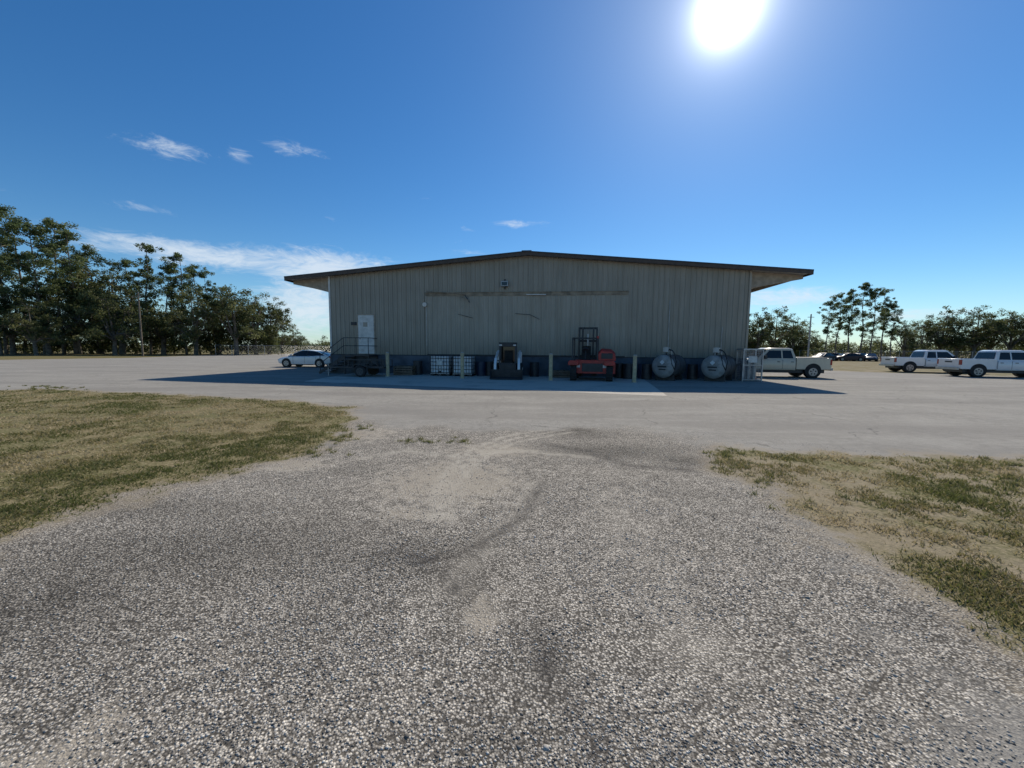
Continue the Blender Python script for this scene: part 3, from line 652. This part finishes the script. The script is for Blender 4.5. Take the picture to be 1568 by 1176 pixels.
# ---------------- skid steer
def skid(loc,rot):
    E=empty('skid_steer_loader',loc,rot)
    mb=MB(); mb.box(-.5,.5,-.75,1.1,.25,.85,M_dark); mb.box(-.52,.52,.55,1.15,.85,1.35,M_white); mb.build('chassis',E,bevel=.03)
    mb=MB()
    for x in(-.45,.45):
        mb.beam((x,-.72,.85),(x,-.5,2.0),.06,M_dark); mb.beam((x,.55,.85),(x,.5,2.0),.06,M_dark); mb.beam((x,-.5,2.0),(x,.5,2.0),.06,M_dark)
        for k in range(5): mb.beam((x,-.4+k*.2,1.0),(x,-.35+k*.2,1.95),.02,M_dark)
    mb.box(-.5,.5,-.58,.6,1.98,2.06,M_dark); mb.box(-.44,.44,.5,.53,.85,1.95,M_glass)
    mb.beam((-.45,-.72,.87),(.45,-.72,.87),.05,M_dark); mb.box(-.42,.42,-.6,-.58,1.82,1.97,M_dark)
    mb.box(-.25,.25,-.1,.4,.85,1.05,M_black); mb.box(-.25,.25,.3,.42,1.05,1.6,M_black)
    for x in(-.4,.4): mb.box(x-.08,x+.08,-.66,-.6,1.86,1.94,M_lamp)
    mb.build('cab_cage',E)
    mb=MB()
    for sg_ in(-1,1):
        x0,x1=sorted((sg_*.60,sg_*.74))
        mb.extr([(1.15,.9),(1.15,1.45),(.95,1.6),(-.75,1.15),(-1.05,.85),(-1.15,.35),(-1.0,.32),(-.92,.78),(-.68,.98),(.85,1.38),(.95,.9)],'x',x0,x1,M_wpaint)
        y0=sg_*.67; mb.cyl((y0*.9,.8,.95),(y0*.9,-.5,1.02),.04,M_steel,n=8)
        x0,x1=sorted((sg_*.52,sg_*.78)); mb.box(x0,x1,.75,1.15,.85,1.5,M_wpaint)
    mb.box(-.6,.6,-1.12,-1.02,.36,.5,M_dark); mb.build('lift_arms',E,bevel=.012)
    mb=MB(); mb.extr([(-1.12,.08),(-1.12,.5),(-1.2,.54),(-1.16,.12),(-1.75,.06),(-1.75,.03),(-1.15,.03)],'x',-.88,.88,M_dark)
    for x in(-.9,.88): mb.extr([(-1.12,.03),(-1.12,.52),(-1.25,.5),(-1.75,.1),(-1.75,.03)],'x',x,x+.02,M_dark)
    mb.build('bucket',E)
    mb=MB()
    for sg_ in(-1,1):
        for y in(-.42,.55):
            x=sg_*.84; mb.cyl((sg_*.54,y,.4),(x,y,.4),.4,M_black,n=18); mb.cyl((x,y,.4),(x+.012*sg_,y,.4),.2,M_white,n=14)
            for k in range(14):
                a=k*math.pi/7; mb.box(min(sg_*.56,x),max(sg_*.56,x),y+math.cos(a)*.4-.03,y+math.cos(a)*.4+.03,.4+math.sin(a)*.39-.03,.4+math.sin(a)*.39+.03,M_black)
    mb.build('wheels',E)
p=wl(778,1.9); skid(p,rotW+.06)
# ---------------- forklift
def forklift(loc,rot):
    E=empty('forklift',loc,rot)
    mb=MB()
    mb.loft([[(-1.1,y,.4),(-1.1,y,1.0),(-.9,y,1.12),(1.1,y,1.12),(1.25,y,.95),(1.25,y,.4)] for y in(-.95,1.3)],M_red)
    secs=[]
    for y,s_ in((-.8,.0),(-.6,.12),(.9,.15),(1.25,.0)):
        secs.append([(.35,y,1.1),(.35,y,1.45+s_),(.5,y,1.62+s_),(1.05,y,1.58+s_),(1.24,y,1.4+s_),(1.26,y,1.1)])
    mb.loft(secs,M_red)
    for x in(-.95,.95):
        mb.extr([(x-.28,.85),(x-.28,1.02),(x-.2,1.1),(x+.2,1.1),(x+.28,1.02),(x+.28,.85)],'y',-1.25,-.93,M_red)
    mb.box(-.5,.6,-.99,-.952,.5,.95,M_dark); mb.box(.5,1.1,-.83,-.81,1.2,1.5,M_dark)
    mb.build('body',E,bevel=.04)
    mb=MB()
    for x in(-1.05,.3):
        mb.beam((x,-.7,1.05),(x,-.6,2.3),.07,M_dark); mb.beam((x,.7,1.05),(x,.6,2.3),.07,M_dark); mb.beam((x,-.62,2.3),(x,.62,2.3),.07,M_dark)
    for k in range(8): x=-1.05+k*1.35/7; mb.beam((x,-.62,2.32),(x,.62,2.32),.035,M_dark)
    for y in(-.62,.62): mb.beam((-1.07,y,2.32),(.32,y,2.32),.06,M_dark)
    mb.box(-.6,-.1,.0,.5,1.12,1.35,M_black); mb.box(-.6,-.1,.42,.55,1.35,1.9,M_black)
    mb.cyl((-.35,-.5,1.1),(-.35,-.3,1.65),.03,M_dark,n=6); mb.cyl((-.35,-.33,1.63),(-.35,-.28,1.68),.18,M_dark,n=14)
    mb.cyl((.3,-.7,2.3),(.3,-.7,2.42),.06,M_red,n=10)
    mb.build('overhead_guard',E)
    mb=MB()
    for x in(-.82,-.62,.0,.2): mb.box(x-.05,x+.05,1.2,1.34,.15,3.0,M_dark)
    for z in(.3,1.3,2.2,2.95): mb.box(-.87,.25,1.36,1.42,z-.06,z+.06,M_dark)
    mb.cyl((-.31,1.27,.3),(-.31,1.27,2.6),.06,M_steel,n=10)
    for x in(-.75,.1): mb.box(x-.07,x+.07,1.5,2.3,.12,.17,M_dark); mb.box(x-.07,x+.07,1.44,1.5,.12,.8,M_dark)
    mb.build('mast_and_forks',E)
    mb=MB()
    for x in(-.95,.95):
        for y in(-.85,.95):
            sg_=1 if x>0 else -1
            mb.cyl((x-.17,y,.45),(x+.17,y,.45),.45,M_black,n=20); mb.cyl((x+sg_*.17,y,.45),(x+sg_*.185,y,.45),.22,M_red,n=14)
            for k in range(16):
                a=k*math.pi/8; mb.box(x-.16,x+.16,y+math.cos(a)*.45-.03,y+math.cos(a)*.45+.03,.45+math.sin(a)*.44-.03,.45+math.sin(a)*.44+.03,M_black)
    for x in(-.7,.7): mb.box(x-.1,x+.1,-.99,-.96,.72,.86,M_lamp)
    mb.build('wheels',E)
p=wl(906,2.4); forklift(p,rotW-.12)
# ---------------- IBC totes
M_poly=mat('milky_polyethylene',(.66,.68,.68),.5,var=.08,dirt=.2)
def ibc(loc,rot):
    E=empty('ibc_tote',loc,rot)
    mb=MB(); mb.box(-.55,.55,-.45,.45,.17,1.2,M_poly); mb.cyl((0,0,1.2),(0,0,1.25),.12,M_dark); mb.cyl((0,-.45,.26),(0,-.55,.26),.06,M_dark); mb.build('bottle',E,bevel=.07)
    mb=MB()
    for z in(.2,.42,.64,.86,1.08,1.23):
        for a,b_ in (((-.6,-.5),(.6,-.5)),((.6,-.5),(.6,.5)),((.6,.5),(-.6,.5)),((-.6,.5),(-.6,-.5))): mb.cyl((*a,z),(*b_,z),.018,M_dark,n=6)
    for i in range(8):
        x=-.6+i*1.2/7
        for y in(-.5,.5): mb.cyl((x,y,.14),(x,y,1.23),.016,M_dark,n=6)
    for i in range(1,6):
        y=-.5+i/6
        for x in(-.6,.6): mb.cyl((x,y,.14),(x,y,1.23),.012,M_steel,n=6)
    mb.box(-.18,.18,-.525,-.52,.65,.95,M_white); mb.build('cage',E)
    mb=MB(); mb.box(-.6,.6,-.5,.5,.12,.16,M_steel)
    for x in(-.52,0,.52): mb.box(x-.07,x+.07,-.5,.5,0,.12,M_dark)
    mb.build('pallet',E)
ibc(wl(677,1.0),rotW); ibc(wl(711,1.05),rotW-.03)
# ---------------- fuel tanks
M_tank=mat('weathered_tank_paint',(.30,.29,.27),.6,var=.25,dirt=.6,scale=2.5)
M_tankb=mat('shade_toned_tank_shell',(.07,.07,.07),.6,var=.3,dirt=.4)  # tank body is white; the shade on it is put into this colour
def tank(loc,rot,name='fuel_tank'):
    E=empty(name,loc,rot); R_=.64; zc=.80
    mb=MB(); secs=[]
    circ=lambda y,r_:[(math.cos(t*math.pi/14)*r_,y,zc+math.sin(t*math.pi/14)*r_) for t in range(28)]
    for y,r_ in ((-1.08,.2),(-1.05,.42),(-1.0,.54),(-.93,.61),(-.9,R_)): secs.append(circ(y,r_))
    mb.loft(secs,M_tank); mb.loft([circ(y,r_) for y,r_ in ((-.897,R_),(.9,R_),(.95,.6),(1.0,.5),(1.05,.2))],M_tankb); mb.build('shell',E)
    mb=MB()
    for y in(-.88,0,.9): mb.loft([circ(yy,R_+.012) for yy in (y-.02,y+.02)],M_dark)
    for y in(-.6,.6): mb.extr([(-.55,0),(.55,0),(.5,.4),(.25,.22),(-.25,.22),(-.5,.4)],'y',y-.04,y+.04,M_dark)
    mb.build('bands_and_saddles',E)
    mb=MB(); zz=zc; y=-1.095
    mb.extr([(0,zz+.36),(.13,zz+.23),(0,zz+.10),(-.13,zz+.23)],'y',y,y+.06,M_poly)
    mb.box(-.24,.24,y,y+.06,zz-.06,zz+.03,M_dark); mb.box(-.17,.2,y,y+.06,zz-.2,zz-.13,M_dark); mb.build('labels',E)
    mb=MB(); zt=zc+R_
    mb.cyl((0,-.5,zt-.02),(0,-.5,zt+.15),.05,M_dark); mb.box(-.14,.14,-.62,-.38,zt+.15,zt+.42,M_steel); mb.cyl((.14,-.5,zt+.3),(.3,-.5,zt+.25),.04,M_dark)
    pts=[(.3,-.5,zt+.25),(.5,-.7,zt+.1),(.68,-.85,zt-.35),(.64,-.95,zt-.8),(.5,-1.0,zt-.5),(.35,-.9,zt+.05)]
    for a,b_ in zip(pts[:-1],pts[1:]): mb.cyl(a,b_,.025,M_black,n=6)
    mb.cyl((0,.3,zt-.02),(0,.3,zt+.3),.04,M_steel); mb.cyl((-.2,.0,zt-.02),(-.2,.0,zt+.12),.08,M_steel)
    mb.build('pump_and_hose',E)
tank(wl(1024,1.5),rotW-.62); tank(wl(1100,1.5),rotW-.68)
# ---------------- cylinder cage
def cage(loc,rot):
    E=empty('gas_cylinder_cage',loc,rot)
    mb=MB()
    for x in(-.5,.5):
        for y in(-.4,.4): mb.box(x-.03,x+.03,y-.03,y+.03,0,1.8,M_steel)
    for z in(.08,.9,1.76):
        for y in(-.4,.4): mb.box(-.47,.47,y-.025,y+.025,z-.025,z+.025,M_steel)
        for x in(-.5,.5): mb.box(x-.025,x+.025,-.37,.37,z-.025,z+.025,M_steel)
    for k in range(1,12):
        x=-.5+k/12; mb.cyl((x,-.4,.08),(x,-.4,1.76),.008,M_steel,n=5); mb.cyl((x,.4,.08),(x,.4,1.76),.008,M_steel,n=5)
    for k in range(1,16): z=.08+k*.105; mb.cyl((-.5,-.4,z),(.5,-.4,z),.007,M_steel,n=5); mb.cyl((-.5,-.4,z),(-.5,.4,z),.007,M_steel,n=5); mb.cyl((.5,-.4,z),(.5,.4,z),.007,M_steel,n=5)
    mb.box(-.53,.53,-.43,.43,1.79,1.82,M_steel); mb.box(-.25,.2,-.435,-.42,1.05,1.4,M_white); mb.build('frame',E)
    mb=MB()
    for x in(-.3,0,.3): mb.cyl((x,.05,.1),(x,.05,1.1),.11,M_steel); mb.cyl((x,.05,1.1),(x,.05,1.2),.11,M_steel,.04); mb.cyl((x,.05,1.2),(x,.05,1.3),.03,M_dark)
    mb.build('gas_cylinders',E)
cage(wl(1146,1.2),rotW)
M_or=mat('orange_plastic',(.75,.13,.03),.5,var=.1)
def cone(loc):
    mb=MB(); mb.box(-.18,.18,-.18,.18,0,.03,M_black); mb.cyl((0,0,.03),(0,0,.28),.14,M_or,.09,20); mb.cyl((0,0,.28),(0,0,.42),.09,M_white,.065,20); mb.cyl((0,0,.42),(0,0,.7),.065,M_or,.025,20); mb.build('traffic_cone',loc=loc)
p=g(1154,583); cone((p[0],p[1],0))
# ---------------- trailer, drums, pallets
def trailer(loc,rot):
    E=empty('utility_trailer',loc,rot); mb=MB()
    mb.box(-1.4,1.4,-.7,.7,.5,.58,M_dark)
    for x in(-1.37,-.7,0,.7,1.37):
        for y in(-.68,.68): mb.box(x-.025,x+.025,y-.025,y+.025,.58,.95,M_dark)
    for y in(-.68,.68): mb.box(-1.4,1.4,y-.02,y+.02,.952,.99,M_dark)
    mb.box(-2.4,-1.4,-.04,.04,.48,.56,M_dark); mb.beam((-1.4,-.6,.52),(-2.3,0,.52),.05,M_dark); mb.beam((-1.4,.6,.52),(-2.3,0,.52),.05,M_dark); mb.cyl((-2.3,0,0),(-2.3,0,.7),.03,M_steel,n=8)
    mb.build('frame',E)
    mb=MB()
    for sg_ in(-1,1):
        wheel(mb,.1,sg_*.98,.33,.2,sg_,rim=M_tankb); mb.extr([(-.35,.55),(-.2,.75),(.4,.75),(.55,.55),(.5,.55),(.37,.71),(-.17,.71),(-.3,.55)],'y',min(sg_*.74,sg_*.98),max(sg_*.74,sg_*.98),M_dark)
    mb.build('wheels',E)
trailer(wl(560,2.6),rotW+.05)
M_dblue=mat('drum_blue',(.02,.035,.07),.5,var=.2,dirt=.4)
def drum(loc,m_):
    mb=MB()
    for z0,z1,r_ in((0,.02,.295),(.02,.29,.28),(.29,.31,.292),(.31,.58,.28),(.58,.6,.292),(.6,.86,.28),(.86,.88,.295)): mb.cyl((0,0,z0),(0,0,z1),r_,m_,n=22)
    mb.cyl((.15,0,.88),(.15,0,.9),.04,M_dark,n=10); mb.build('oil_drum',loc=loc)
for px,off_,m_ in((737,.8,M_dblue),(750,.6,M_dark),(818,.7,M_dark),(948,.7,M_dark),(961,1.2,M_dark),(984,.8,M_dblue),(640,.7,M_dark),(1060,.7,M_dark),(990,1.3,M_dark)): drum(wl(px,off_),m_)
M_wood=mat('weathered_wood',(.16,.12,.085),.9,var=.3)
def pallets(loc,rot,n_):
    mb=MB()
    for k in range(n_):
        z=k*.145
        for y in(-.5,0,.5): mb.box(-.6,.6,y-.045,y+.045,z+.02,z+.12,M_wood)
        for i in range(7): x=-.55+i*.183; mb.box(x-.05,x+.05,-.52,.52,z+.121,z+.14,M_wood)
    mb.build('pallet_stack',loc=loc,rot=rot)
pallets(wl(622,1.1),rotW,4); pallets(wl(856,.9),rotW+.1,3)
# ---------------- poles & fences
def pole(px,top,d,m_):
    p=ppos(px,d); h_=(hy(px)-top)/F*d+CAMH; mb=MB(); mb.cyl((0,0,0),(0,0,h_),.13,m_,.09,10)
    mb.cyl((0,0,h_),(0,0,h_+.06),.1,M_steel,.02,10); mb.box(-.5,.5,-.04,.04,h_-.5,h_-.42,m_)
    mb.build('utility_pole',loc=p)
pole(218,450,60,M_bark); pole(1238,482,60,M_conc)
def fence(pts,hh=1.9,name='chain_link_fence'):
    E=empty(name); mb=MB(); mw=MB()
    for (p0,d0),(p1,d1) in zip(pts[:-1],pts[1:]):
        a=ppos(p0,d0);b_=ppos(p1,d1); Ln=(b_-a).length; n_=max(2,int(Ln/3)); up=Vector((0,0,1))
        for i in range(n_+1):
            p=a.lerp(b_,i/n_); mb.cyl(p,p+up*hh,.035,M_steel,n=6)
        mb.cyl(a+up*hh,b_+up*hh,.025,M_steel,n=5)
        k=int(Ln/.3)
        for i in range(k):
            p=a.lerp(b_,i/k);q_=a.lerp(b_,min(1,(i+5)/k)); mw.cyl(p,q_+up*hh*.98,.005,M_steel,n=3); mw.cyl(q_,p+up*hh*.98,.005,M_steel,n=3)
    mb.build('posts_and_rails',E); mw.build('mesh_wire',E,smooth=False)
fence([(330,72),(430,72),(520,66)]); fence([(1225,82),(1400,82),(1620,76)])
print('done',elev*57.3,azi*57.3)
